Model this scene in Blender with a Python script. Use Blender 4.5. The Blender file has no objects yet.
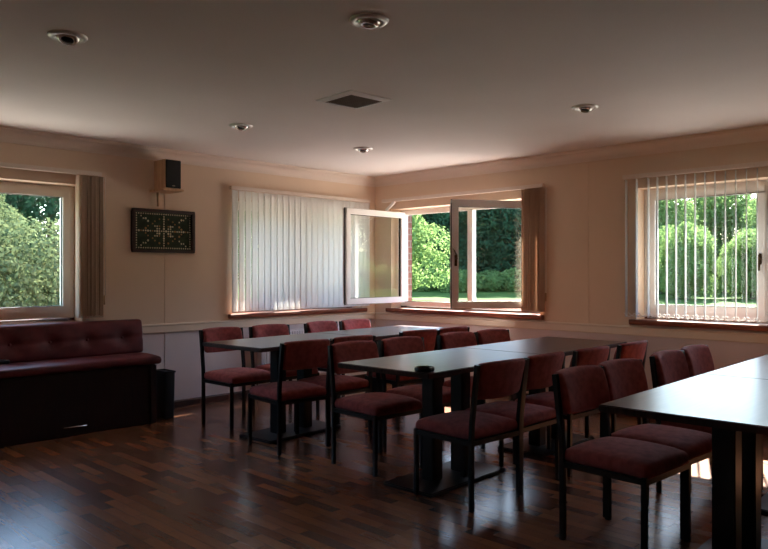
import bpy, bmesh, math, random
from mathutils import Vector, Matrix
random.seed(7)
S = bpy.context.scene
COL = S.collection
PI = math.pi

# ------------------------------------------------------------------ helpers
class MB:
    """collects shapes into one mesh"""
    def __init__(s): s.v = []; s.f = []; s.sm = []
    def add(s, vs, fs, smooth=False):
        o = len(s.v); s.v += [tuple(p) for p in vs]
        for f in fs: s.f.append(tuple(i + o for i in f)); s.sm.append(smooth)
        return s
    def box(s, x0, x1, y0, y1, z0, z1, M=None):
        vs = [Vector((x, y, z)) for x in (x0, x1) for y in (y0, y1) for z in (z0, z1)]
        if M: vs = [M @ v for v in vs]
        return s.add(vs, [(0,1,3,2),(4,6,7,5),(0,4,5,1),(2,3,7,6),(0,2,6,4),(1,5,7,3)])
    def rbox(s, x0, x1, y0, y1, z0, z1, r, n=(1,1,1), fn=None, smooth=True):
        """rounded box on a grid; fn deforms each vertex"""
        def ax(a, b, k):
            L = [a, a + .25*r, a + .6*r, a + r]
            L += [a + r + (b - a - 2*r)*i/k for i in range(1, k)]
            return L + [b - r, b - .6*r, b - .25*r, b]
        X, Y, Z = ax(x0, x1, n[0]), ax(y0, y1, n[1]), ax(z0, z1, n[2])
        idx = {}; vs = []; fs = []
        def vid(i, j, k):
            key = (i, j, k)
            if key not in idx:
                q = Vector((X[i], Y[j], Z[k]))
                c = Vector((min(max(q.x, x0+r), x1-r), min(max(q.y, y0+r), y1-r), min(max(q.z, z0+r), z1-r)))
                d = q - c
                m = max(abs(d.x), abs(d.y), abs(d.z))
                if d.length > 1e-9: q = c + d.normalized()*m
                if fn: q = Vector(fn(q))
                idx[key] = len(vs); vs.append(q)
            return idx[key]
        I, J, K = len(X)-1, len(Y)-1, len(Z)-1
        for i in range(I):
            for j in range(J):
                fs.append((vid(i,j,0), vid(i,j+1,0), vid(i+1,j+1,0), vid(i+1,j,0)))
                fs.append((vid(i,j,K), vid(i+1,j,K), vid(i+1,j+1,K), vid(i,j+1,K)))
        for i in range(I):
            for k in range(K):
                fs.append((vid(i,0,k), vid(i+1,0,k), vid(i+1,0,k+1), vid(i,0,k+1)))
                fs.append((vid(i,J,k), vid(i,J,k+1), vid(i+1,J,k+1), vid(i+1,J,k)))
        for j in range(J):
            for k in range(K):
                fs.append((vid(0,j,k), vid(0,j,k+1), vid(0,j+1,k+1), vid(0,j+1,k)))
                fs.append((vid(I,j,k), vid(I,j+1,k), vid(I,j+1,k+1), vid(I,j,k+1)))
        return s.add(vs, fs, smooth)
    def lathe(s, prof, cx=0, cy=0, n=32, M=None):
        """prof: list of (r, z)"""
        vs = []; fs = []; m = len(prof)
        for i in range(n):
            a = 2*PI*i/n
            for r, z in prof:
                v = Vector((r*math.cos(a), r*math.sin(a), z))
                if M: v = M @ v
                vs.append((v.x + cx, v.y + cy, v.z))
        for i in range(n):
            for k in range(m-1):
                a, b = i*m + k, ((i+1) % n)*m + k
                fs.append((a, b, b+1, a+1))
        return s.add(vs, fs, True)
    def tube(s, pts, r, n=8, square=False, smooth=True):
        pts = [Vector(p) for p in pts]; m = len(pts)
        if square: n = 4; smooth = False
        vs = []; fs = []
        up = Vector((0, 0, 1))
        if abs((pts[-1]-pts[0]).normalized().z) > .8: up = Vector((0, 1, 0))
        for i, p in enumerate(pts):
            t = (pts[min(i+1, m-1)] - pts[max(i-1, 0)]).normalized()
            a = t.cross(up).normalized(); b = a.cross(t)
            for k in range(n):
                ang = 2*PI*k/n + (PI/4 if square else 0)
                vs.append(p + (a*math.cos(ang) + b*math.sin(ang))*r*(1.414 if square else 1))
        for i in range(m-1):
            for k in range(n):
                fs.append((i*n+k, i*n+(k+1) % n, (i+1)*n+(k+1) % n, (i+1)*n+k))
        o = len(s.f)
        s.add(vs, fs, smooth)
        s.add([], []) 
        base = len(s.v) - len(vs)
        s.f.append(tuple(base + k for k in range(n))[::-1]); s.sm.append(False)
        s.f.append(tuple(base + (m-1)*n + k for k in range(n))); s.sm.append(False)
        return s
    def prism(s, prof, axis, a, b):
        """profile [(p, z)] extruded along 'x' (p = y) or 'y' (p = x)"""
        n = len(prof); vs = []
        for t in (a, b):
            for p, z in prof: vs.append((t, p, z) if axis == 'x' else (p, t, z))
        fs = [(i, (i+1) % n, n+(i+1) % n, n+i) for i in range(n)]
        fs += [tuple(range(n))[::-1], tuple(range(n, 2*n))]
        return s.add(vs, fs)
    def build(s, name, mat, parent=None, bevel=0, loc=None):
        me = bpy.data.meshes.new(name)
        me.from_pydata(s.v, [], s.f)
        me.polygons.foreach_set('use_smooth', s.sm)
        bm = bmesh.new(); bm.from_mesh(me)
        bmesh.ops.recalc_face_normals(bm, faces=bm.faces)
        if bevel:
            bmesh.ops.remove_doubles(bm, verts=bm.verts, dist=1e-6)
            bmesh.ops.bevel(bm, geom=[e for e in bm.edges if len(e.link_faces) == 2 and e.calc_face_angle(0) > .5],
                            offset=bevel, segments=2, affect='EDGES', clamp_overlap=True)
        bm.to_mesh(me); bm.free()
        me.materials.append(mat)
        o = bpy.data.objects.new(name, me); COL.objects.link(o)
        if parent: o.parent = parent
        if loc: o.location = loc
        return o

def tag(o, label, cat, group=None, kind=None):
    if label: o['label'] = label
    if cat: o['category'] = cat
    if group: o['group'] = group
    if kind: o['kind'] = kind
    return o
def thing(name, label, cat, loc=(0,0,0), rz=0, group=None, kind=None):
    o = bpy.data.objects.new(name, None); COL.objects.link(o)
    o.location = loc; o.rotation_euler = (0, 0, rz); o.empty_display_size = .1
    return tag(o, label, cat, group, kind)
def struct(o): o['kind'] = 'structure'; return o
def dup(root, loc, rz, label, group=None):
    r = root.copy(); COL.objects.link(r); r.location = loc; r.rotation_euler = (0, 0, rz)
    r['label'] = label
    if group: r['group'] = group
    for ch in list(root.children):
        c = ch.copy(); COL.objects.link(c); c.parent = r
        for g in list(ch.children):
            d = g.copy(); COL.objects.link(d); d.parent = c
    return r

# ------------------------------------------------------------------ materials
def mat(name, color, rough=.5, metal=0, spec=.5, **kw):
    m = bpy.data.materials.new(name); m.use_nodes = True
    b = m.node_tree.nodes['Principled BSDF']
    b.inputs['Base Color'].default_value = (*color, 1)
    b.inputs['Roughness'].default_value = rough
    b.inputs['Metallic'].default_value = metal
    b.inputs['Specular IOR Level'].default_value = spec
    for k, v in kw.items(): b.inputs[k.replace('_', ' ')].default_value = v
    return m
def nn(m, t): return m.node_tree.nodes.new(t)
def lk(m, a, b): m.node_tree.links.new(a, b)
def bsdf(m): return m.node_tree.nodes['Principled BSDF']
def noise_color(m, c1, c2, scale, detail=4, coord='Object', stretch=(1,1,1), lo=.35, hi=.65, bump=0, bscale=None):
    tc = nn(m, 'ShaderNodeTexCoord'); mp = nn(m, 'ShaderNodeMapping'); mp.inputs['Scale'].default_value = stretch
    lk(m, tc.outputs[coord], mp.inputs[0])
    n = nn(m, 'ShaderNodeTexNoise'); n.inputs['Scale'].default_value = scale; n.inputs['Detail'].default_value = detail
    lk(m, mp.outputs[0], n.inputs['Vector'])
    r = nn(m, 'ShaderNodeValToRGB')
    r.color_ramp.elements[0].position = lo; r.color_ramp.elements[0].color = (*c1, 1)
    r.color_ramp.elements[1].position = hi; r.color_ramp.elements[1].color = (*c2, 1)
    lk(m, n.outputs[0], r.inputs[0]); lk(m, r.outputs[0], bsdf(m).inputs['Base Color'])
    if bump:
        n2 = nn(m, 'ShaderNodeTexNoise'); n2.inputs['Scale'].default_value = bscale or scale; n2.inputs['Detail'].default_value = 3
        lk(m, mp.outputs[0], n2.inputs['Vector'])
        bp = nn(m, 'ShaderNodeBump'); bp.inputs['Strength'].default_value = bump; bp.inputs['Distance'].default_value = .004
        lk(m, n2.outputs[0], bp.inputs['Height']); lk(m, bp.outputs[0], bsdf(m).inputs['Normal'])
    return m

CREAM, PALE = (.76, .58, .435), (.66, .58, .58)
M_wall = mat('painted plaster wall', CREAM, .75, spec=.25)
def wall_nodes(m):
    g = nn(m, 'ShaderNodeNewGeometry'); sx = nn(m, 'ShaderNodeSeparateXYZ'); lk(m, g.outputs['Position'], sx.inputs[0])
    gt = nn(m, 'ShaderNodeMath'); gt.operation = 'GREATER_THAN'; gt.inputs[1].default_value = .72; lk(m, sx.outputs['Z'], gt.inputs[0])
    mx = nn(m, 'ShaderNodeMix'); mx.data_type = 'RGBA'
    mx.inputs['A'].default_value = (*PALE, 1); mx.inputs['B'].default_value = (*CREAM, 1)
    lk(m, gt.outputs[0], mx.inputs['Factor'])
    n = nn(m, 'ShaderNodeTexNoise'); n.inputs['Scale'].default_value = 1.6; n.inputs['Detail'].default_value = 5
    lk(m, g.outputs['Position'], n.inputs['Vector'])
    mr = nn(m, 'ShaderNodeMapRange'); mr.inputs['To Min'].default_value = .94; mr.inputs['To Max'].default_value = 1.03
    lk(m, n.outputs[0], mr.inputs[0])
    ml = nn(m, 'ShaderNodeMix'); ml.data_type = 'RGBA'; ml.blend_type = 'MULTIPLY'; ml.inputs['Factor'].default_value = 1
    lk(m, mx.outputs['Result'], ml.inputs['A']); lk(m, mr.outputs[0], ml.inputs['B'])
    lk(m, ml.outputs['Result'], bsdf(m).inputs['Base Color'])
wall_nodes(M_wall)
M_ceil = noise_color(mat('white ceiling paint', (.8,.77,.74), .8, spec=.2), (.81,.745,.715), (.85,.785,.755), 1.2)
M_cove = mat('cream coving paint', (.78,.66,.57), .6, spec=.3)
M_dado = mat('cream gloss rail paint', (.72,.60,.48), .4)
M_skirt = noise_color(mat('dark stained skirting', (.05,.02,.012), .4), (.035,.012,.008), (.07,.026,.016), 6, stretch=(1,1,8))
M_sill = noise_color(mat('varnished red wood sill', (.2,.05,.025), .35), (.14,.034,.016), (.27,.075,.034), 5, stretch=(1,1,10))
M_upvc = mat('white window plastic', (.90,.87,.84), .3)
M_seal = mat('black rubber seal', (.012,.012,.012), .6)
M_black = mat('black powder coated steel', (.005,.005,.0055), .36, spec=.35)
M_blackmat = mat('matt black plastic', (.012,.011,.011), .55)
M_flange = mat('pale satin flange metal', (.84,.80,.77), .35, metal=.35)
M_chrome = mat('satin chrome', (.80,.76,.72), .25, metal=.75)
M_bronze = mat('bronze handle metal', (.10,.06,.03), .35, metal=1)
M_fabric = noise_color(mat('maroon woven fabric', (.2,.05,.05), .9, spec=.15), (.235,.054,.052), (.345,.084,.078), 26, stretch=(1,1,1), bump=.35, bscale=420)
bsdf(M_fabric).inputs['Sheen Weight'].default_value = .08
bsdf(M_fabric).inputs['Sheen Roughness'].default_value = .5
M_sofa = noise_color(mat('maroon bench upholstery', (.16,.025,.025), .55, spec=.35), (.085,.013,.014), (.140,.023,.023), 9, bump=.2, bscale=200)
M_benchwood = noise_color(mat('dark mahogany bench panel', (.03,.01,.007), .45), (.008,.003,.0025), (.018,.006,.005), 4, stretch=(8,1,1))
M_table = noise_color(mat('dark mahogany laminate', (.05,.018,.012), .29, spec=.36), (.026,.011,.010), (.052,.022,.018), 5, stretch=(1,12,1), detail=6)
M_pine = noise_color(mat('pale oak veneer', (.5,.3,.15), .45), (.52,.33,.18), (.68,.45,.26), 6, stretch=(6,6,.7))
M_grille = mat('black speaker cloth', (.012,.012,.013), .85)
M_radi = mat('white radiator enamel', (.75,.74,.75), .3)
M_recess_shade = mat('painted recess shade', (.012,.008,.005), .8)  # near-black colour stands in for the shade inside vent and lamp holes
M_ventgrid = mat('brown vent lattice', (.13,.075,.035), .6)
M_ventwhite = mat('white vent trim', (.92,.90,.88), .45)
M_frame = noise_color(mat('dark mahogany picture frame', (.03,.01,.008), .4), (.02,.007,.006), (.045,.016,.012), 7)
M_baize = noise_color(mat('dark green baize', (.012,.03,.014), .8, spec=.2), (.020,.030,.018), (.038,.060,.034), 20)
M_stud = mat('cream bone studs', (.72,.64,.45), .4)
M_studgold = mat('amber studs', (.42,.22,.06), .4)
M_cord = mat('white plastic chain', (.8,.78,.75), .4)
M_weight = mat('tan cord weight', (.45,.3,.15), .5)

def floor_mat():
    m = mat('strip parquet floor', (.1,.04,.02), .24, spec=.65)
    g = nn(m, 'ShaderNodeNewGeometry'); mp = nn(m, 'ShaderNodeMapping'); mp.inputs['Rotation'].default_value = (0, 0, PI/2)
    lk(m, g.outputs['Position'], mp.inputs[0])
    def brick(c1, c2, off, width):
        b = nn(m, 'ShaderNodeTexBrick'); b.offset = .37; b.offset_frequency = 2; b.squash = 1
        b.inputs['Color1'].default_value = (*c1, 1); b.inputs['Color2'].default_value = (*c2, 1)
        b.inputs['Mortar'].default_value = (.02,.008,.005,1); b.inputs['Scale'].default_value = 1
        b.inputs['Mortar Size'].default_value = .0011; b.inputs['Brick Width'].default_value = width
        b.inputs['Row Height'].default_value = .064; b.inputs['Bias'].default_value = off
        lk(m, mp.outputs[0], b.inputs['Vector']); return b
    b1 = brick((.27,.112,.052), (.105,.038,.020), -.02, .34)
    # every third strip row forms one board: tint per strip
    n = nn(m, 'ShaderNodeTexNoise'); n.inputs['Scale'].default_value = 7; n.inputs['Detail'].default_value = 6
    mp2 = nn(m, 'ShaderNodeMapping'); mp2.inputs['Scale'].default_value = (14, 1, 1)
    lk(m, g.outputs['Position'], mp2.inputs[0]); lk(m, mp2.outputs[0], n.inputs['Vector'])
    mr = nn(m, 'ShaderNodeMapRange'); mr.inputs['To Min'].default_value = .72; mr.inputs['To Max'].default_value = 1.25
    lk(m, n.outputs[0], mr.inputs[0])
    ml = nn(m, 'ShaderNodeMix'); ml.data_type = 'RGBA'; ml.blend_type = 'MULTIPLY'; ml.inputs['Factor'].default_value = 1
    lk(m, b1.outputs['Color'], ml.inputs['A']); lk(m, mr.outputs[0], ml.inputs['B'])
    lk(m, ml.outputs['Result'], bsdf(m).inputs['Base Color'])
    bp = nn(m, 'ShaderNodeBump'); bp.inputs['Strength'].default_value = .12; bp.inputs['Distance'].default_value = .002
    lk(m, b1.outputs['Fac'], bp.inputs['Height']); bp.invert = True
    lk(m, bp.outputs[0], bsdf(m).inputs['Normal'])
    return m
M_floor = floor_mat()

def brick_mat():
    m = mat('red facing brick', (.3,.1,.06), .85)
    g = nn(m, 'ShaderNodeNewGeometry'); sx = nn(m, 'ShaderNodeSeparateXYZ'); lk(m, g.outputs['Position'], sx.inputs[0])
    ad = nn(m, 'ShaderNodeMath'); ad.operation = 'ADD'; lk(m, sx.outputs['X'], ad.inputs[0]); lk(m, sx.outputs['Y'], ad.inputs[1])
    cb = nn(m, 'ShaderNodeCombineXYZ'); lk(m, ad.outputs[0], cb.inputs['X']); lk(m, sx.outputs['Z'], cb.inputs['Y'])
    b = nn(m, 'ShaderNodeTexBrick'); b.inputs['Scale'].default_value = 1
    b.inputs['Brick Width'].default_value = .225; b.inputs['Row Height'].default_value = .075; b.inputs['Mortar Size'].default_value = .006
    b.inputs['Color1'].default_value = (.15,.050,.032,1); b.inputs['Color2'].default_value = (.095,.032,.024,1); b.inputs['Mortar'].default_value = (.19,.15,.12,1)
    lk(m, cb.outputs[0], b.inputs['Vector']); lk(m, b.outputs['Color'], bsdf(m).inputs['Base Color'])
    return m
M_brick = brick_mat()

def glass_mat():
    m = bpy.data.materials.new('double glazing'); m.use_nodes = True; nt = m.node_tree
    for n in list(nt.nodes): nt.nodes.remove(n)
    o = nn(m, 'ShaderNodeOutputMaterial'); mx = nn(m, 'ShaderNodeMixShader')
    t = nn(m, 'ShaderNodeBsdfTransparent'); t.inputs[0].default_value = (.96,.98,.975,1)
    g = nn(m, 'ShaderNodeBsdfGlossy'); g.inputs['Roughness'].default_value = 0; g.inputs[0].default_value = (1,1,1,1)
    lw = nn(m, 'ShaderNodeLayerWeight'); lw.inputs['Blend'].default_value = .5
    pw = nn(m, 'ShaderNodeMath'); pw.operation = 'POWER'; pw.inputs[1].default_value = 5; lk(m, lw.outputs['Facing'], pw.inputs[0])
    ma = nn(m, 'ShaderNodeMath'); ma.operation = 'MULTIPLY_ADD'; ma.inputs[1].default_value = .92; ma.inputs[2].default_value = .055   # Schlick, two panes
    lk(m, pw.outputs[0], ma.inputs[0]); lk(m, ma.outputs[0], mx.inputs[0]); lk(m, t.outputs[0], mx.inputs[1]); lk(m, g.outputs[0], mx.inputs[2])
    lk(m, mx.outputs[0], o.inputs[0]); return m
M_glass = glass_mat()

def blind_mat(name, col, trans):
    m = bpy.data.materials.new(name); m.use_nodes = True; nt = m.node_tree
    for n in list(nt.nodes): nt.nodes.remove(n)
    o = nn(m, 'ShaderNodeOutputMaterial'); mx = nn(m, 'ShaderNodeMixShader'); mx.inputs[0].default_value = trans
    d = nn(m, 'ShaderNodeBsdfDiffuse'); d.inputs[0].default_value = (*col, 1)
    t = nn(m, 'ShaderNodeBsdfTranslucent'); t.inputs[0].default_value = (*col, 1)
    lk(m, d.outputs[0], mx.inputs[1]); lk(m, t.outputs[0], mx.inputs[2]); lk(m, mx.outputs[0], o.inputs[0]); return m
M_blind = blind_mat('cream blind fabric', (.83,.82,.80), .5)
M_blinddim = blind_mat('dimmed blind fabric', (.64,.63,.61), .42)  # copy of the blind fabric, darkened in colour to tame its sunlit brightness
M_blindshade = blind_mat('bunched blind fabric in shade tone', (.72,.58,.46), .35)  # shade of the bunched slats is put into this browner fabric colour

def leaf_mat(name, c1, c2, tr=.35):
    m = bpy.data.materials.new(name); m.use_nodes = True; nt = m.node_tree
    for n in list(nt.nodes): nt.nodes.remove(n)
    o = nn(m, 'ShaderNodeOutputMaterial'); mx = nn(m, 'ShaderNodeMixShader'); mx.inputs[0].default_value = tr
    g = nn(m, 'ShaderNodeNewGeometry'); oi = nn(m, 'ShaderNodeObjectInfo')
    r = nn(m, 'ShaderNodeMix'); r.data_type = 'RGBA'
    r.inputs['A'].default_value = (*c1, 1); r.inputs['B'].default_value = (*c2, 1)
    av = nn(m, 'ShaderNodeMath'); av.operation = 'MULTIPLY_ADD'; av.inputs[1].default_value = .55
    lk(m, g.outputs['Random Per Island'], av.inputs[0])
    a2 = nn(m, 'ShaderNodeMath'); a2.operation = 'MULTIPLY'; a2.inputs[1].default_value = .45; lk(m, oi.outputs['Random'], a2.inputs[0])
    lk(m, a2.outputs[0], av.inputs[2]); lk(m, av.outputs[0], r.inputs['Factor'])
    d = nn(m, 'ShaderNodeBsdfDiffuse'); t = nn(m, 'ShaderNodeBsdfTranslucent')
    lk(m, r.outputs['Result'], d.inputs[0]); lk(m, r.outputs['Result'], t.inputs[0])
    lk(m, d.outputs[0], mx.inputs[1]); lk(m, t.outputs[0], mx.inputs[2]); lk(m, mx.outputs[0], o.inputs[0]); return m
M_leaf_light = leaf_mat('fresh green leaves', (.095,.18,.058), (.25,.35,.125), .50)
M_leaf_dark = leaf_mat('deep green leaves with shade blue', (.018,.055,.034), (.065,.125,.066), .3)  # deep green, with the bluish shade of the wood put into the colour
M_leaf_pale = leaf_mat('pale grey green leaves', (.045,.080,.038), (.185,.21,.10), .3)
M_bark = noise_color(mat('grey brown bark', (.1,.07,.05), .9), (.06,.045,.03), (.14,.10,.07), 8, stretch=(3,3,.5))
M_grass = noise_color(mat('mown grass', (.14,.24,.05), .9, spec=.1), (.026,.062,.010), (.048,.095,.017), .6, detail=8)
M_bounce_gravel = noise_color(mat('pale bounce gravel', (.5,.46,.40), .9, spec=.2), (.33,.30,.27), (.45,.42,.37), 9, detail=8)
M_path = mat('concrete path', (.35,.32,.29), .85)

# ------------------------------------------------------------------ room shell
H = 2.40; X0, Y0 = -7.6, -7.7        # far (unseen) walls behind the camera
T_IN, T_OUT = .17, .33               # plaster leaf, outer brick face
Z_S, Z_T = .85, 2.01                 # window opening bottom, top
WIN_L = [(-5.55, -3.52), (-2.02, -.22)]        # openings in the left wall (x)
WIN_R = [(-5.30, -3.27), (-2.29, -.27)]        # openings in the right wall (y)

MB().box(X0, .0, Y0, .0, -.12, 0).build('floor', M_floor)['kind'] = 'structure'
MB().box(X0-.3, .5, Y0-.3, .5, H, H+.2).build('ceiling', M_ceil)['kind'] = 'structure'

def holed(lo, hi, wins, add):
    """boxes of a wall that leave the window openings free"""
    cur = lo
    for a, b in sorted(wins):
        add(cur, a, -.12, H); add(a, b, -.12, Z_S); add(a, b, Z_T, H); cur = b
    add(cur, hi, -.12, H)
m = MB(); holed(X0, T_IN, WIN_L, lambda a, b, z0, z1: m.box(a, b, 0, T_IN, z0, z1)); struct(m.build('wall_left', M_wall))
m = MB(); holed(Y0, 0, WIN_R, lambda a, b, z0, z1: m.box(0, T_IN, a, b, z0, z1)); struct(m.build('wall_right', M_wall))
ow = [(a+.03, b-.03) for a, b in WIN_L]
m = MB(); holed(X0, T_OUT, ow, lambda a, b, z0, z1: m.box(a, b, T_IN+.002, T_OUT, z0-.4 if z0 < 0 else z0, z1)); struct(m.build('wall_left_brick_face', M_brick))
ow = [(a+.03, b-.03) for a, b in WIN_R]
m = MB(); holed(Y0, T_IN, ow, lambda a, b, z0, z1: m.box(T_IN+.002, T_OUT, a, b, z0-.4 if z0 < 0 else z0, z1)); struct(m.build('wall_right_brick_face', M_brick))
struct(MB().box(X0-.2, X0, Y0-.2, T_OUT, -.12, H).build('wall_back', M_wall))
struct(MB().box(X0, T_OUT, Y0-.2, Y0, -.12, H).build('wall_front', M_wall))

# coving, dado rail, skirting, cover strips
cove = [(0, 2.296), (-.012, 2.296), (-.014, 2.308)]
for i in range(7):
    a = i/6*PI/2
    cove.append((-.016 - .066*(1-math.cos(a)), 2.310 + .066*math.sin(a)))
cove += [(-.086, 2.380), (-.092, 2.388), (-.102, 2.390), (-.102, H), (0, H)]
struct(MB().prism(cove, 'x', X0, 0).build('trim_1', M_cove))
struct(MB().prism(cove, 'y', Y0, 0).build('trim_2', M_cove))
dado = [(0,.71),(-.014,.71),(-.018,.716),(-.018,.772),(-.024,.778),(-.024,.788),(-.018,.793),(0,.793)]
struct(MB().prism(dado, 'x', X0, 0).build('trim_3', M_dado))
struct(MB().prism(dado, 'y', Y0, 0).build('trim_4', M_dado))
sk = [(0,0),(-.018,0),(-.018,.055),(-.010,.068),(0,.068)]
struct(MB().prism(sk, 'x', X0, 0).build('baseboard_left', M_skirt))
struct(MB().prism(sk, 'y', Y0, 0).build('baseboard_right', M_skirt))
def strip_l(n, x):
    struct(MB().box(x-.011, x+.011, -.004, 0, .794, 2.294).box(x-.011, x+.011, -.004, 0, .07, .708).build(n, M_wall))
def strip_r(n, y):
    struct(MB().box(-.004, 0, y-.011, y+.011, .794, 2.294).box(-.004, 0, y-.011, y+.011, .07, .708).build(n, M_wall))
strip_l('trim_5', -2.745); strip_r('trim_6', -2.80)

# ------------------------------------------------------------------ windows
FR0, FR1 = .165, .235     # frame depth
def wmap(wall):
    """(along, depth outward, z) -> world box call"""
    if wall == 'L': return lambda mb, a0, a1, d0, d1, z0, z1: mb.box(a0, a1, d0, d1, z0, z1)
    return lambda mb, a0, a1, d0, d1, z0, z1: mb.box(d0, d1, a0, a1, z0, z1)
def ring(mb, bx, a0, a1, d0, d1, z0, z1, w):
    bx(mb, a0, a1, d0, d1, z0, z0+w); bx(mb, a0, a1, d0, d1, z1-w, z1)
    bx(mb, a0, a0+w, d0, d1, z0+w, z1-w); bx(mb, a1-w, a1, d0, d1, z0+w, z1-w)
SZ0, SZ1 = .918, 1.975    # sash bottom, top
def sash_closed(root, bx, a0, a1, handle_at=None, hd='L'):
    mb = MB(); ring(mb, bx, a0, a1, FR0-.018, FR1-.012, SZ0, SZ1, .062)
    s = mb.build('casement', M_upvc, root, bevel=.005)
    mb = MB(); ring(mb, bx, a0+.0605, a1-.0605, FR0+.004, FR0+.02, SZ0+.0605, SZ1-.0605, .006)
    mb.build('glazing_seal', M_seal, s)
    mb = MB(); bx(mb, a0+.055, a1-.055, FR0+.012, FR0+.016, SZ0+.055, SZ1-.055)
    mb.build('glass_pane', M_glass, s)
    if handle_at is not None:
        mb = MB(); h = handle_at; d = FR0-.018
        bx(mb, h-.012, h+.012, d-.008, d, 1.33, 1.42); bx(mb, h-.008, h+.008, d-.035, d-.008, 1.385, 1.405)
        bx(mb, h-.009, h+.009, d-.04, d-.028, 1.28, 1.41)
        mb.build('handle', M_bronze, s, bevel=.003)
def window(n, wall, a, b, mull, closed):
    root = thing(f'window_{n}', None, None, kind='structure'); bx = wmap(wall)
    mb = MB(); ring(mb, bx, a, b, FR0, FR1, Z_S+.025, Z_T, .055)
    for q in mull: bx(mb, q-.035, q+.035, FR0, FR1, Z_S+.07, Z_T-.05)
    mb.build('window_frame', M_upvc, root, bevel=.004)
    e = [a+.042] + [q for q in mull] + [b-.042]
    for k in range(len(e)-1):
        if k in closed:
            lo = e[k] + (.012 if k else 0); hi = e[k+1] - (.012 if k < len(e)-2 else 0)
            h = closed[k]
            sash_closed(root, bx, lo, hi, None if h is None else (lo+.031 if h == 'lo' else hi-.031))
    # inner sill board with nosing
    ext = .045
    if wall == 'L': sl = MB().prism([(T_IN-.002,.83),(-.03,.806),(-.046,.812),(-.05,.83),(-.05,.846),(-.044,.853),(T_IN-.002,.853)], 'x', a-ext, b+ext)
    else: sl = MB().prism([(T_IN-.002,.83),(-.03,.806),(-.046,.812),(-.05,.83),(-.05,.846),(-.044,.853),(T_IN-.002,.853)], 'y', a-ext, b+ext)
    # outer stone sill
    mb = MB(); bx(mb, a+.03, b-.03, FR1, T_OUT+.05, Z_S-.03, Z_S+.02)
    mb.build('outer_sill', M_path, root)
    return root, sl
r1, s1 = window(1, 'L', *WIN_L[0], [sum(WIN_L[0])/2 - .1], {0: None, 1: None})
r2, s2 = window(2, 'L', *WIN_L[1], [sum(WIN_L[1])/2], {0: None, 1: None})
r3, s3 = window(3, 'R', *WIN_R[1], [-1.30], {})
r4, s4 = window(4, 'R', *WIN_R[0], [sum(WIN_R[0])/2], {0: 'hi', 1: 'lo'})
for r, s in ((r1, s1), (r2, s2), (r3, s3), (r4, s4)): s.build('window_sill', M_sill, r)

def open_sash(root, hinge, direc, W, handle=True):
    """sash swung into the room: local x runs from hinge to free edge"""
    a = math.atan2(direc[1], direc[0])
    mb = MB(); t = .032
    def bx(m_, a0, a1, d0, d1, z0, z1): m_.box(a0, a1, d0, d1, z0, z1)
    ring(mb, bx, 0, W, -t, t, SZ0, SZ1, .066)
    s = mb.build('casement', M_upvc, root, bevel=.006)
    s.location = (hinge[0], hinge[1], 0); s.rotation_euler = (0, 0, a)
    mb = MB(); ring(mb, bx, .0645, W-.0645, -.012, .012, SZ0+.0645, SZ1-.0645, .006); mb.build('glazing_seal', M_seal, s)
    MB().box(.06, W-.06, -.003, .003, SZ0+.06, SZ1-.06).build('glass_pane', M_glass, s)
    mb = MB(); ring(mb, bx, -.004, W+.004, -.006, .006, SZ0-.004, SZ1+.004, .006); mb.build('edge_seal', M_seal, s)
    return s
c1 = open_sash(r3, (.135, -.345), (-.917, .02), .925)
c2 = open_sash(r3, (.125, -2.185), (-.82, .50), .915)
# lever handle on the inner face of the right casement (at its free edge)
mb = MB(); W = .915
for sgn in (1,):
    mb.box(W-.045, W-.021, .032, .042, 1.33, 1.44); mb.box(W-.041, W-.025, .042, .068, 1.395, 1.412)
    mb.tube([(W-.033, .066, 1.402), (W-.030, .072, 1.43), (W-.010, .074, 1.47), (W+.004, .072, 1.50)], .008, 8)
HANDLE = mb.build('handle', M_bronze, c2)
# casement stays
struct_stay = MB().tube([(-.052, -.241, 1.995), (-.052, -.375, 2.093)], .014, square=True)
struct_stay.build('casement_stay', M_upvc, r3)

# ------------------------------------------------------------------ blinds
def slat(mb, cx, cy, ang, w, z0, z1, bow=.006):
    """one vertical fabric slat, slightly bowed, real thickness"""
    n = 5; vs = []; t = .0009
    dx, dy = math.cos(ang), math.sin(ang)
    for side in (1, -1):
        for i in range(n):
            u = (i/(n-1) - .5)*w; o = bow*(1-(2*u/w)**2) + side*t
            for z in (z0, z1): vs.append((cx + dx*u - dy*o, cy + dy*u + dx*o, z))
    fs = []
    for i in range(n-1):
        a = 2*i; fs.append((a, a+2, a+3, a+1)); b = 2*n + 2*i; fs.append((b, b+1, b+3, b+2))
    fs += [(0, 1, 2*n+1, 2*n), (2*n-2, 4*n-2, 4*n-1, 2*n-1)]
    mb.add(vs, fs, True)
def cord(root, x, y, z0=1.05, z1=2.09):
    c = MB().tube([(x, y, z1), (x, y, z0)], .0022, 6).tube([(x+.012, y-.006, z1), (x+.012, y-.006, z0+.02)], .0022, 6).build('pull_cord', M_cord, root)
    MB().tube([(x+.004, y-.002, z0+.02), (x+.004, y-.002, z0-.06)], .009, 8).build('cord_weight', M_weight, c)

# left bench window: bunched at the right end
b = thing('vertical_blind', 'shade-toned vertical blind bunched up beside the window above the bench', 'blind')
MB().box(-5.60, -3.38, -.072, -.030, 2.092, 2.128).build('headrail', M_cove, b, bevel=.004)
mb = MB()
random.seed(21)
for i in range(13): slat(mb, -3.575 + i*.0158 + random.uniform(-.005, .005), -.052 + random.uniform(-.012, .006), PI/2 + random.uniform(-.16, .16), .086, .885, 2.085)
mb.build('slats', M_blindshade, b)
mb = MB()
for i in range(15): mb.tube([(-3.575+i*.0125, -.095, .90), (-3.569+i*.0125, -.098, .888), (-3.5625+i*.0125, -.095, .90)], .002, 5)
mb.build('bottom_chain', M_cord, b)
cord(b, -3.36, -.06)

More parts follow.
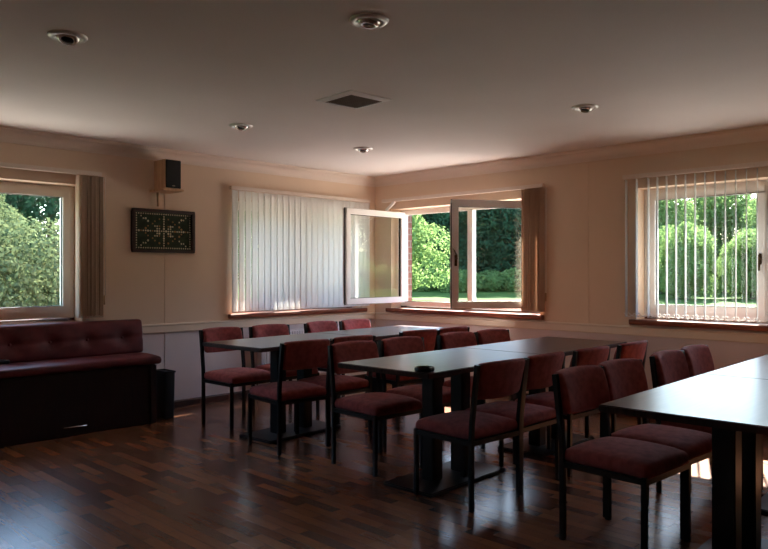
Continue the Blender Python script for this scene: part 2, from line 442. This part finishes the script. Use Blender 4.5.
# closed blind
b = thing('vertical_blind', 'closed cream vertical blind glowing with daylight above the radiator', 'blind')
MB().box(-2.075, -.145, -.072, -.030, 2.092, 2.128).build('headrail', M_cove, b, bevel=.004)
mb = MB(); random.seed(3)
NS = 24
for i in range(NS):
    u = i/(NS-1); x = -2.02 + u*1.83
    ang = math.radians(15 - 22*min(1, u*1.5) + random.uniform(-2.5, 2.5))
    slat(mb, x, -.052, ang, .089, .876 , 2.088)
mb.build('slats', M_blind, b)
mb = MB()
for i in range(NS-1):
    x0 = -2.02 + i/(NS-1)*1.83; x1 = -2.02 + (i+1)/(NS-1)*1.83
    mb.tube([(x0, -.06, .90), ((x0+x1)/2, -.062, .886), (x1, -.06, .90)], .0016, 5)
mb.build('bottom_chain', M_cord, b)
# open corner window: bunched at the right end
b = thing('vertical_blind', 'brown shaded vertical blind stacked beside the open corner casements', 'blind')
MB().box(-.072, -.030, -2.365, -.175, 2.092, 2.128).build('headrail', M_cove, b, bevel=.004)
mb = MB()
random.seed(22)
for i in range(13): slat(mb, -.055 + random.uniform(-.012, .004), -2.345 + i*.0165 + random.uniform(-.005, .005), random.uniform(-.15, .15), .084, .885, 2.085)
mb.build('slats', M_blindshade, b)
mb = MB()
for i in range(14): mb.tube([(-.098, -2.345+i*.0142, .90), (-.101, -2.338+i*.0142, .888), (-.098, -2.331+i*.0142, .90)], .002, 5)
mb.build('bottom_chain', M_cord, b)
cord(b, -.06, -2.385)

# right window: slats turned edge-on
b = thing('vertical_blind', 'open vertical blind with slats turned edge on and looped bottom chains', 'blind')
MB().box(-.072, -.030, -5.36, -3.175, 2.092, 2.128).build('headrail', M_cove, b, bevel=.004)
mb = MB(); ch1 = MB(); ch2 = MB(); p = None
ys = [-3.205, -3.30, -3.405] + [-3.485 - i*.0795 for i in range(23)]
for i, y in enumerate(ys):
    slat(mb, -.052, y, math.radians(13), .089, .876, 2.085, bow=.003)
    if p is not None:
        for xx, ch in ((-.095, ch1), (-.012, ch2)):
            ch.tube([(xx, p, .912), (xx, p*.75+y*.25, .888), (xx, (p+y)/2, .880), (xx, p*.25+y*.75, .888), (xx, y, .912)], .003, 5)
    p = y
mb.build('slats', M_blinddim, b); ch1.build('bottom_chain', M_cord, b); ch2.build('bottom_chain', M_cord, b)

# ------------------------------------------------------------------ chairs
def make_chair(label):
    """local: faces -y, origin on the floor between the legs"""
    t = thing('dining_chair', label, 'chair', group='maroon padded chairs at the tables')
    for s in (-1, 1):
        MB().box(s*.205-.0125, s*.205+.0125, -.2225, -.1975, 0, .378).build('leg', M_black, t, bevel=.003)
        MB().tube([(s*.205, .20, 0), (s*.205, .20, .38), (s*.205, .203, .46), (s*.205, .222, .62), (s*.205, .242, .778)], .0125, square=True).build('leg', M_black, t, bevel=.002)
    mb = MB()
    for s in (-1, 1):
        mb.box(s*.205-.010, s*.205+.010, -.20, .19, .345, .371)
    mb.box(-.195, .195, -.2225, -.2025, .345, .371); mb.box(-.195, .195, .190, .21, .345, .371)
    mb.build('seat_frame', M_black, t)
    def dome(q):
        e = max(0, 1-(q.x/.225)**2)*max(0, 1-((q.y+.01)/.235)**2)
        z = q.z + (.033*e**.7 if q.z > .40 else 0)
        if q.z > .37: z -= .016*max(0, (-q.y-.15)/.09)**2      # rolled front edge
        return (q.x, q.y, z)
    MB().rbox(-.210, .210, -.226, .203, .368, .425, .026, (8, 8, 1), dome).build('seat', M_fabric, t)
    def curve(q):
        zz = (q.z-.687)/.10
        y = q.y + .034*(1-(q.x/.2)**2) - .03 + .045*(q.z-.6)/.18 + (-.010*(1-zz*zz) if q.y < .22 else 0)
        return (q.x, y, q.z + .008*(1-(q.x/.2)**2)*(1 if q.z > .68 else -1))
    MB().rbox(-.192, .192, .195, .250, .590, .784, .024, (10, 1, 5), curve).build('backrest', M_fabric, t)
    return t
CH = []
def row(ys, xs, rz, side, rowname, jit):
    for k, (x, j) in enumerate(zip(xs, jit)):
        y = ys[k] if isinstance(ys, (list, tuple)) else ys
        CH.append((x, y, rz + math.radians(j), f'maroon padded chair, {ORD[k]} from the bench, {side} of the {rowname}'))
ORD = ['first', 'second', 'third', 'fourth']
REAR, MID, FRONT = 'rear table row', 'middle table row', 'foreground table row'
# y is given for the back legs; centre is .20 in front of them
row([-.80-.20]*4, [-2.63, -2.13, -1.49, -1.04], 0, 'wall side', REAR, (1, -2, 3, 1))
row([-2.15+.20, -2.12+.20, -2.10+.2, -2.10+.2], [-2.83, -2.37, -1.58, -1.16], PI, 'near side', REAR, (-6, -3, -6, 0))
row([-2.57-.20, -2.56-.20, -2.58-.2, -2.60-.2], [-2.74, -2.25, -1.63, -1.18], 0, 'window side', MID, (-3, -4, -4, -3))
row([-3.81+.20, -3.80+.20, -3.82+.2, -3.84+.2], [-2.85, -2.41, -1.88, -1.36], PI, 'near side', MID, (-3, 1, -1, 1))
row([-4.36-.20, -4.36-.20, -4.36-.2, -4.35-.2], [-2.885, -2.455, -1.83, -1.38], 0, 'window side', FRONT, (-3, -4, 0, 1))
CH.append((-2.84, -5.68+.2, PI, 'maroon padded chair in deep shadow on the camera side of the foreground table row'))
for i, (x, y, rz, lab) in enumerate(CH):
    if i == 0:
        c0 = make_chair(lab); c0.location = (x, y, 0); c0.rotation_euler = (0, 0, rz)
    else: dup(c0, (x, y, 0), rz, lab)

# ------------------------------------------------------------------ tables
ZT = .735
def make_table(label):
    t = thing('dining_table', label, 'table', group='dark pedestal tables in three rows')
    MB().box(-.599, .599, -.345, .345, ZT-.030, ZT).build('tabletop', M_table, t, bevel=.004)
    for s in (-1, 1):
        MB().box(s*.14-.046, s*.14+.046, -.046, .046, .022, ZT-.052).build('column', M_black, t, bevel=.006)
    MB().box(-.38, .38, -.185, .185, 0, .022).build('base_plate', M_black, t, bevel=.006)
    MB().box(-.30, .30, -.22, .22, ZT-.052, ZT-.030).build('support_plate', M_black, t, bevel=.003)
    return t
TB = []
def tables(cx, cy, deg, labs):
    a = math.radians(deg)
    for s, l in zip((-1, 1), labs): TB.append((cx + s*.6*math.cos(a), cy + s*.6*math.sin(a), a, l))
tables(-1.94, -1.57, 4.0, ('dark table of the rear row, at the end near the bench', 'dark table of the rear row, beside the open casement window'))
tables(-2.07, -3.29, 1.5, ('dark table of the middle row with a round black dish on it', 'dark bare table of the middle row, at its end near the right wall'))
tables(-2.24, -5.03, 2.0, ('large dark table in the foreground, at the end near the camera', 'dark foreground table at the end under the edge-on blind'))
for i, (x, y, a, l) in enumerate(TB):
    if i == 0:
        t0 = make_table(l); t0.location = (x, y, 0); t0.rotation_euler = (0, 0, a)
    else: dup(t0, (x, y, 0), a, l)

# round black dish on the middle table
d = thing('ashtray', 'small round black dish at the corner of the middle table', 'dish', (-3.185, -3.575, ZT))
MB().lathe([(0, 0), (.050, 0), (.054, .003), (.054, .018), (.050, .021), (.046, .018), (.044, .010), (0, .010)], n=36).build('dish', M_blackmat, d)
mb = MB()
for k in range(3):
    a = k*2*PI/3 + .4
    mb.box(-.006, .006, -.008, .008, .018, .0225, Matrix.Translation((.050*math.cos(a), .050*math.sin(a), 0)) @ Matrix.Rotation(a, 4, 'Z'))
mb.build('rest', M_chrome, d)

# ------------------------------------------------------------------ bench settle
b = thing('bench', 'long maroon button-backed bench seat under the window on a dark base', 'bench')
BX0, BX1 = -5.60, -3.12
MB().box(BX0, BX1, -.515, -.02, 0, .495).build('base', M_benchwood, b, bevel=.004)
MB().box(BX1-.045, BX1+.004, -.525, -.515, .0, .490).box(BX0, BX1-.045, -.525, -.515, .44, .49).build('face_trim', M_benchwood, b, bevel=.002)
bt = [-3.22 - .305*i for i in range(8)]
def dim_seat(q):
    z = q.z
    if q.z > .53:
        z += .012*math.sin(PI*min(1, max(0, (q.y+.56)/.45)))
        for x in bt: z -= .016*math.exp(-((q.x-x)**2 + (q.y+.33)**2)/.0045)
    return (q.x, q.y, z)
MB().rbox(BX0, -3.075, -.555, -.115, .498, .560, .028, (60, 10, 1), dim_seat).build('seat_cushion', M_sofa, b)
def dim_back(q):
    y = q.y
    if q.y < -.08:
        y -= .012*math.sin(PI*min(1, max(0, (q.z-.55)/.30)))
        for x in bt: y += .030*math.exp(-((q.x-x)**2 + (q.z-.70)**2)/.0030)
        y += .008*math.exp(-((q.z-.70)/.015)**2)
    return (q.x, y + (q.z-.56)*.12, q.z)
MB().rbox(BX0, -3.035, -.150, -.055, .560, .852, .024, (80, 1, 14), dim_back).build('backrest', M_sofa, b)
for x in bt:
    if x > -5.5:
        MB().lathe([(0, .006), (.008, .005), (.013, 0), (.013, -.004)], n=14, M=Matrix.Rotation(PI/2, 4, 'X')).build('button', M_sofa, b, loc=(x, -.112, .70))
hx = -3.80
MB().tube([(hx-.085, -.518, .075), (hx-.085, -.542, .075), (hx+.085, -.542, .075), (hx+.085, -.518, .075)], .006, 8).build('drawer_pull', M_chrome, b)

# black bag-like bin beside the bench
w = thing('waste_bin', 'narrow black bin standing on the floor beside the bench end', 'bin', (-2.955, -.36, 0))
MB().rbox(-.050, .050, -.10, .10, 0, .405, .012, (1,1,1), lambda q: (q.x*(.9+.1*q.z/.4), q.y*(.92+.08*q.z/.4), q.z)).build('body', M_blackmat, w)
mb = MB()
def bx3(m_, a0, a1, d0, d1, z0, z1): m_.box(a0, a1, d0, d1, z0, z1)
mb.box(-.054, .054, -.104, -.092, .398, .414).box(-.054, .054, .092, .104, .398, .414).box(-.054, -.042, -.092, .092, .398, .414).box(.042, .054, -.092, .092, .398, .414)
mb.build('rim', M_blackmat, w, bevel=.003)
# dark object on the bench at the picture edge
mb = MB().rbox(-.10, .10, -.05, .05, 0, .032, .012, (3, 2, 1), None)
o = mb.build('spectacle_case', M_blackmat, loc=(-4.275, -.20, .567)); tag(o, 'small black case lying on the bench seat at the picture edge', 'case')

# ------------------------------------------------------------------ speaker, bracket, picture
sp = thing('speaker', 'small pale wood loudspeaker with black front, high on the left wall', 'speaker', (-2.805, -.155, 2.021))
MB().box(-.079, .079, -.085, .115, 0, .262).build('cabinet', M_pine, sp, bevel=.004)
g = MB().rbox(-.074, .074, -.097, -.0855, .006, .256, .005, (1,1,1)).build('grille', M_grille, sp)
MB().box(-.014, .014, -.0985, -.097, .022, .030).build('badge', M_chrome, g)
br = thing('wall_bracket', 'pale wooden shelf bracket holding the loudspeaker', 'bracket', (-2.805, 0, 2.0))
MB().box(-.105, .100, -.26, -.002, 0, .020).build('shelf', M_pine, br, bevel=.003)
MB().lathe([(0, -.128), (.010, -.128), (.014, -.02), (.016, 0), (0, 0)], n=16).build('stem', M_pine, br, loc=(-.035, -.035, 0))
pc = thing('wall_board', 'dark framed green board studded with cream dots, hanging under the loudspeaker', 'framed board', (-2.772, -.002, 1.648))
PW, PH = .312, .198
mb = MB()
mb.box(-PW, PW, -.038, 0, -PH, -PH+.028).box(-PW, PW, -.038, 0, PH-.028, PH).box(-PW, -PW+.028, -.038, 0, -PH+.028, PH-.028).box(PW-.028, PW, -.038, 0, -PH+.028, PH-.028)
mb.build('frame', M_frame, pc, bevel=.004)
bk = MB().box(-PW+.028, PW-.028, -.014, -.002, -PH+.028, PH-.028).build('green_field', M_baize, pc)
GX, GZ = 25, 15
KK = 1.35
dx, dz = (2*PW-.085)/(GX-1), (2*PH-.085)/(GZ-1)
pale, gold = MB(), MB()
for i in range(GX):
    for k in range(GZ):
        cx_, cz_ = i-12, k-7
        edge = max(abs(cx_)/12, abs(cz_)/7) > .99
        cross = (cx_ == 0 or cz_ == 0) and (i+k) % 1 == 0
        diag = abs(abs(cx_)*7/12 - abs(cz_)) < .36
        ring_ = abs(abs(cx_)*.62 + abs(cz_) - 6.2) < .34
        dia2 = abs(abs(cx_)*.62 + abs(cz_) - 3.1) < .3
        if edge or cross or diag or ring_ or dia2:
            q = gold if (dia2 or ring_ or (cx_ == 0 and abs(cz_) < 4)) and (i*7+k*3) % 3 else pale
            r = KK*(.0058 if edge else .0062 if (i*5+k) % 4 else .0082)
            x, z = cx_*dx, cz_*dz
            vs = [(x, -.020, z)] + [(x + r*math.cos(a*PI/4), -.0135, z + r*math.sin(a*PI/4)) for a in range(8)]
            q.add(vs, [(0, 1+a, 1+(a+1) % 8) for a in range(8)], True)
pale.build('cream_studs', M_stud, bk); gold.build('amber_studs', M_studgold, bk)

# ------------------------------------------------------------------ radiator
ra = thing('radiator', 'white panel radiator on the left wall under the closed blind', 'radiator', (0, 0, 0))
prof = []
x = -1.74
mb = MB(); xs0, xs1 = -1.74, -.58
n = int((xs1-xs0)/.033)
pts = []
for i in range(n):
    a = xs0 + i*(xs1-xs0)/n; w_ = (xs1-xs0)/n
    pts += [(a, -.100), (a+w_*.18, -.112), (a+w_*.62, -.112), (a+w_*.80, -.100)]
pts += [(xs1, -.100), (xs1, -.088), (xs0, -.088)]
N = len(pts); vs = [(px, py, z) for z in (.165, .645) for px, py in pts]
mb.add(vs, [(i, (i+1) % N, N+(i+1) % N, N+i) for i in range(N)] + [tuple(range(N))[::-1], tuple(range(N, 2*N))])
mb.build('panel', M_radi, ra)
for e_ in (xs0, xs1-.012): MB().box(e_, e_+.012, -.112, -.03, .17, .655).build('end_cover', M_radi, ra)
mb = MB().box(xs0, xs1, -.112, -.104, .648, .662).box(xs0, xs1, -.040, -.032, .648, .662)
for i in range(58):
    a = xs0 + .006 + i*(xs1-xs0-.02)/57; mb.box(a, a+.008, -.104, -.040, .652, .660)
mb.build('top_grille', M_radi, ra)
MB().box(xs0+.01, xs1-.01, -.05, -.035, .17, .64).build('rear_panel', M_radi, ra)
MB().box(-1.55, -1.50, -.035, -.001, .25, .55).box(-.82, -.77, -.035, -.001, .25, .55).build('wall_bracket', M_radi, ra)
MB().tube([(-1.765, -.07, 0), (-1.765, -.07, .20), (-1.735, -.07, .20)], .008, 8).lathe([(0,.17),(.016,.17),(.016,.235),(0,.24)], -1.765, -.07, 14).build('valve', M_chrome, ra)

# ------------------------------------------------------------------ ceiling fittings
v = thing('ceiling_vent', 'square ceiling vent with white trim around a dark brown grille', 'vent', (-2.862, -2.676, H), math.radians(-3))
a, bq = .178, .138
mb = MB()
def trap(mb, s0):
    vs = [(-a, -a, 0), (a, -a, 0), (a, a, 0), (-a, a, 0), (-a, -a, -.005), (a, -a, -.005), (a, a, -.005), (-a, a, -.005),
          (-bq, -bq, -.016), (bq, -bq, -.016), (bq, bq, -.016), (-bq, bq, -.016), (-bq, -bq, -.001), (bq, -bq, -.001), (bq, bq, -.001), (-bq, bq, -.001)]
    fs = []
    for l in range(3):
        for i in range(4): fs.append((4*l+i, 4*l+(i+1) % 4, 4*l+4+(i+1) % 4, 4*l+4+i))
    mb.add(vs, fs)
trap(mb, 0); mb.build('trim_frame', M_ventwhite, v)
MB().box(-bq, bq, -bq, bq, -.003, -.001).build('backing', M_recess_shade, v)
mb = MB()
for i in range(1, 14):
    q = -bq + i*2*bq/14
    mb.box(q-.0016, q+.0016, -bq, bq, -.013, -.004); mb.box(-bq, bq, q-.0016, q+.0016, -.013, -.004)
mb.build('grille', M_ventgrid, v)

LP = [((-4.693, -2.62), (.5, .6), 'chrome eyeball downlight in the ceiling, the nearest one to the bench'),
      ((-3.833, -3.81), (.2, -.2), 'chrome eyeball downlight in the ceiling nearest the camera, above the table rows'),
      ((-2.908, -1.455), (.3, .4), 'small chrome downlight in the ceiling in front of the loudspeaker'),
      ((-1.541, -1.392), (.4, .2), 'small chrome downlight in the ceiling near the corner of the walls'),
      ((-1.612, -3.659), (.5, -.1), 'small chrome downlight in the ceiling between the two right-wall windows')]
for (x, y), (tx, ty), lab in LP:
    r = thing('downlight', lab, 'light', (x, y, H), group='eyeball downlights in the ceiling')
    MB().lathe([(.090, 0), (.090, -.004), (.084, -.011), (.070, -.014), (.060, -.010), (.058, -.001)], n=40).build('flange', M_flange, r)
    R_ = Matrix.Rotation(.45*math.hypot(tx, ty), 4, Vector((-ty, tx, 0)).normalized())
    pr = [(.055, .0)] + [(.055*math.cos(q), -.034*math.sin(q)) for q in (.3, .6, .85)] + [(.033, -.026), (.031, -.012), (0, -.012)]
    e = MB().lathe([(.0575, -.001), (.057, -.008), (.050, -.020), (.040, -.026), (.034, -.027), (.031, -.022), (.029, -.006)], n=36,
               M=Matrix.Translation((0, 0, -.002)) @ R_ @ Matrix.Scale(.92, 4)).build('eyeball', M_chrome, r)
    MB().lathe([(0, -.012), (.030, -.012), (.031, -.004), (0, -.003)], n=24, M=Matrix.Translation((0, 0, -.002)) @ R_ @ Matrix.Scale(.92, 4)).build('lamp', M_recess_shade, e)

# ------------------------------------------------------------------ outdoors
GZ_ = -.25
def ground_z(x, y):
    d = math.hypot(x + 6.1, y + 6.12)
    return GZ_ + .021*max(0, d-20)*min(1, max(0, d-20)/10) + .05*max(0, d-58)
vs = []; fs = []; NG = 70
for i in range(NG+1):
    for j in range(NG+1):
        x, y = -90 + 200*i/NG, -95 + 200*j/NG; vs.append((x, y, ground_z(x, y)))
for i in range(NG):
    for j in range(NG): a = i*(NG+1)+j; fs.append((a, a+NG+1, a+NG+2, a+1))
struct(MB().add(vs, fs, True).build('lawn_ground', M_grass))
struct(MB().box(T_OUT, 13, -11, 3.7, GZ_, GZ_+.03).box(X0, T_OUT, T_OUT, 3.7, GZ_, GZ_+.03).build('unseen_bounce_gravel', M_bounce_gravel))  # unseen pale ground, added to bounce neutral daylight onto the ceiling

def foliage(blobs, n, size, seed, mt, name='foliage', parent=None):
    """n small bent leaves spread over overlapping lobes: one mesh"""
    rnd = random.Random(seed); vs = []; fs = []
    areas = [b[3]**2 for b in blobs]; tot = sum(areas)
    for (bx_, by_, bz_, br_), ar in zip(blobs, areas):
        for _ in range(int(n*ar/tot)):
            z = rnd.uniform(-.75, 1); a = rnd.uniform(0, 2*PI); q = math.sqrt(max(0, 1-z*z))
            d = Vector((q*math.cos(a), q*math.sin(a), z))
            rr = br_*rnd.choice((1, 1, .96, .88, .75))*rnd.uniform(.9, 1.08)
            c = Vector((bx_, by_, bz_)) + Vector((d.x*rr, d.y*rr, d.z*rr*.9))
            nrm = (d + Vector((rnd.gauss(0, .5), rnd.gauss(0, .5), rnd.gauss(0, .5) + .25))).normalized()
            t = nrm.orthogonal().normalized(); t = Matrix.Rotation(rnd.uniform(0, 2*PI), 3, nrm) @ t; u = nrm.cross(t)
            s = size*rnd.uniform(.6, 1.3); o = len(vs)
            for p in (c - t*s*.5, c + u*s*.30 - nrm*s*.06, c + t*s*.55 - nrm*s*.1, c - u*s*.30 - nrm*s*.06): vs.append(p)
            fs.append((o, o+1, o+2, o+3))
    me = bpy.data.meshes.new(name); me.from_pydata(vs, [], fs); me.materials.append(mt)
    ob = bpy.data.objects.new(name, me); COL.objects.link(ob)
    if parent: ob.parent = parent
    return ob
def crown(seed, h, rad, low, k):
    rnd = random.Random(seed); L = []
    for i in range(k):
        f = i/(k-1); z = low + (h-low)*f
        env = math.sin(PI*(.18 + .74*f))**.7
        a = i*2.4 + rnd.uniform(-.5, .5); off = rad*env*rnd.uniform(.25, .85)*(1 if f < .92 else .2)
        L.append((off*math.cos(a), off*math.sin(a), z, rad*rnd.uniform(.22, .36)*(.75+.4*env)))
    return L
def make_tree(name, label, cat, group, seed, h, rad, low, k, n, size, mt):
    t = thing(name, label, cat, group=group)
    foliage(crown(seed, h, rad, low, k), n, size, seed+50, mt, parent=t)
    rnd = random.Random(seed)
    mb = MB(); pts = [(0, 0, -.2), (.1, 0, h*.2), (.05, .1, h*.45), (0, 0, h*.75)]
    for i in range(3): mb.tube([pts[i], pts[i+1]], (.28, .2, .12)[i]*h/10, 8)
    for i in range(5):
        a = i*1.3; mb.tube([(.05, .05, h*(.3+.08*i)), (rad*.5*math.cos(a), rad*.5*math.sin(a), h*(.45+.09*i))], .06*h/10, 6)
    mb.build('trunk', M_bark, t)
    return t
GW = 'woodland trees beyond the lawn'
kinds = [make_tree('woodland_tree', 'tall bright green broadleaf tree at the woodland edge beyond the lawn', 'tree', GW, 11, 10.5, 4.4, 1.4, 44, 30000, .24, M_leaf_light),
         make_tree('woodland_tree', 'tall deep green tree in the dense woodland beyond the lawn', 'tree', GW + ' in deep green', 23, 14.0, 5.0, 1.4, 52, 34000, .27, M_leaf_dark),
         make_tree('woodland_tree', 'rounded low leafy tree in front of the woodland beyond the lawn', 'tree', GW + ' of low growth', 37, 6.5, 3.6, .8, 34, 26000, .20, M_leaf_light)]
used = [False]*3
def plant(k, x, y, s, rz):
    o = kinds[k]
    if not used[k]: used[k] = True; o.location = (x, y, ground_z(x, y)); o.rotation_euler = (0, 0, rz)
    else: o = dup(kinds[k], (x, y, ground_z(x, y)), rz, kinds[k]['label'])
    o.scale = (s, s, s)
rnd = random.Random(5)
def polar(deg, r): a = math.radians(deg); return (-6.1 + r*math.cos(a), -6.12 + r*math.sin(a))
# (angle from the room, distance)
for i in range(17):      # deep green back row
    deg = -70 + i*10.2; r = 68 + rnd.uniform(-2, 2)
    x, y = polar(deg, r); s_ = rnd.uniform(.88, 1.02)*(.38 if 8 < deg < 27 else 1)
    plant(1, x, y, s_, rnd.uniform(0, 6))
for i in range(15):      # nearer row, staggered
    deg = -65 + i*10.2; r = 54 + rnd.uniform(-1.5, 1.5)
    x, y = polar(deg, r)
    if deg > 66: continue
    k = 1 if 29 < deg < 47 else 0
    s_ = rnd.uniform(.85, .98) * ((.56 if deg < 17.5 else .70) if 10 < deg < 26 else 1)
    plant(k, x, y, s_, rnd.uniform(0, 6))
for deg, r, s_ in ((38.8, 47, .80), (34.4, 47, .76), (30.4, 48, .8), (42.6, 49, .8)):      # dark edge of the wood facing the corner window
    x, y = polar(deg, r); plant(1, x, y, s_, rnd.uniform(0, 6))
for deg, r, s_ in ((15.2, 42, .78), (19.4, 45, .88), (23.6, 42, .80), (11, 43, .9), (44.6, 33, .82), (17.3, 37, .45), (21.6, 36, .5), (-20, 30, 1), (-38, 26, 1.1), (-48, 28, 1), (-58, 25, 1)):
    x, y = polar(deg, r); plant(2, x, y, s_, rnd.uniform(0, 6))
# low shrubs at the lawn's edge
sh = thing('shrub', 'low leafy shrub where the lawn meets the woodland', 'shrub', group='low shrubs at the lawn edge')
foliage([(0, 0, .45, .75), (.8, .2, .4, .6), (-.7, -.2, .35, .6), (.1, .6, .4, .55)], 5000, .12, 91, M_leaf_light, parent=sh)
first = True
for i, deg in enumerate([12.5, 15, 17.2, 19.5, 21.6, 24, 32, 34, 36, 38, 40, 42.5, 45, -30, -35, -40, -45, -50]):
    x, y = polar(deg, 43 + rnd.uniform(-2, 2)); s = rnd.uniform(.9, 1.5)
    if first: sh.location = (x, y, ground_z(x, y)); o = sh; first = False
    else: o = dup(sh, (x, y, ground_z(x, y)), rnd.uniform(0, 6), sh['label'])
    o.scale = (s*1.2, s*1.2, s)
# garden beside the left wall: big pale bush, taller tree and darker trees behind
gb = thing('garden_bush', 'big rounded pale green bush just outside the bench window', 'bush', (-1.75, 5.2, GZ_))
foliage([(0, 0, 1.0, 1.15), (-.9, .1, .9, 1.1), (.75, .25, .8, .85), (-1.9, .3, 1.0, 1.1), (-.4, -.2, 1.35, .8), (-1.3, .1, 1.5, .8), (1.4, .5, .55, .6), (.2, -.5, .5, .8), (-1.2, -.6, .5, .8)], 26000, .075, 77, M_leaf_pale, parent=gb)
gb.scale = (1.05, 1, 1.12)
gt2 = make_tree('garden_tree', 'pale green garden tree behind the big bush outside the bench window', 'tree', None, 61, 6.0, 2.6, 1.2, 30, 26000, .12, M_leaf_pale)
gt2.location = (-1.35, 11.0, GZ_); gt2.scale = (.55, .55, .58)
gt3 = make_tree('garden_tree', 'dark green garden tree to the side of the big pale bush', 'tree', None, 71, 6.4, 2.8, .6, 32, 24000, .14, M_leaf_dark)
gt3.location = (1.7, 14.5, GZ_)
# ------------------------------------------------------------------ light
w = bpy.data.worlds.new('sky'); S.world = w; w.use_nodes = True
nt = w.node_tree; bg = nt.nodes['Background']
sk = nt.nodes.new('ShaderNodeTexSky'); sk.sky_type = 'NISHITA'; sk.sun_disc = False
sun_dir = Vector((1, .40, 1.06)).normalized()
sk.sun_elevation = math.asin(sun_dir.z); sk.sun_rotation = math.atan2(sun_dir.x, sun_dir.y)
sk.air_density = 1.25; sk.dust_density = .8; sk.ozone_density = 2.0
nt.links.new(sk.outputs[0], bg.inputs[0]); bg.inputs[1].default_value = .55
sl = bpy.data.lights.new('sun', 'SUN'); sl.energy = 24; sl.angle = .0093; sl.color = (1, .94, .84)
so = bpy.data.objects.new('sun', sl); COL.objects.link(so); so.rotation_euler = (-sun_dir).to_track_quat('-Z', 'Y').to_euler()
def portal(loc, rot, sx, sy):
    l = bpy.data.lights.new('window_portal', 'AREA'); l.shape = 'RECTANGLE'; l.size = sx; l.size_y = sy; l.cycles.is_portal = True
    o = bpy.data.objects.new('window_portal', l); COL.objects.link(o); o.location = loc; o.rotation_euler = rot
for a, b_ in WIN_L: portal(((a+b_)/2, .30, 1.43), (-PI/2, 0, 0), b_-a, 1.16)
for a, b_ in WIN_R: portal((.30, (a+b_)/2, 1.43), (PI/2, 0, PI/2), b_-a, 1.16)

# ------------------------------------------------------------------ camera
cam = bpy.data.cameras.new('camera'); co = bpy.data.objects.new('camera', cam); COL.objects.link(co)
co.location = (-6.0996, -6.1246, 1.258)
co.rotation_euler = (PI/2, 0, math.radians(44.4) - PI/2)
cam.sensor_width = 36; cam.lens = 36*719/768; cam.shift_y = -(274.5-273.5)/768
cam.clip_start = .05; cam.clip_end = 400
S.camera = co
S.view_settings.view_transform = 'Standard'; S.view_settings.look = 'None'
S.view_settings.exposure = 1.22; S.view_settings.gamma = 1; S.view_settings.use_curve_mapping = False
c = S.cycles
c.max_bounces = 14; c.diffuse_bounces = 8; c.glossy_bounces = 5; c.transparent_max_bounces = 24; c.transmission_bounces = 8
c.caustics_reflective = False; c.caustics_refractive = False; c.sample_clamp_indirect = 6; c.blur_glossy = .5
c.use_denoising = True; c.denoiser = 'OPENIMAGEDENOISE'
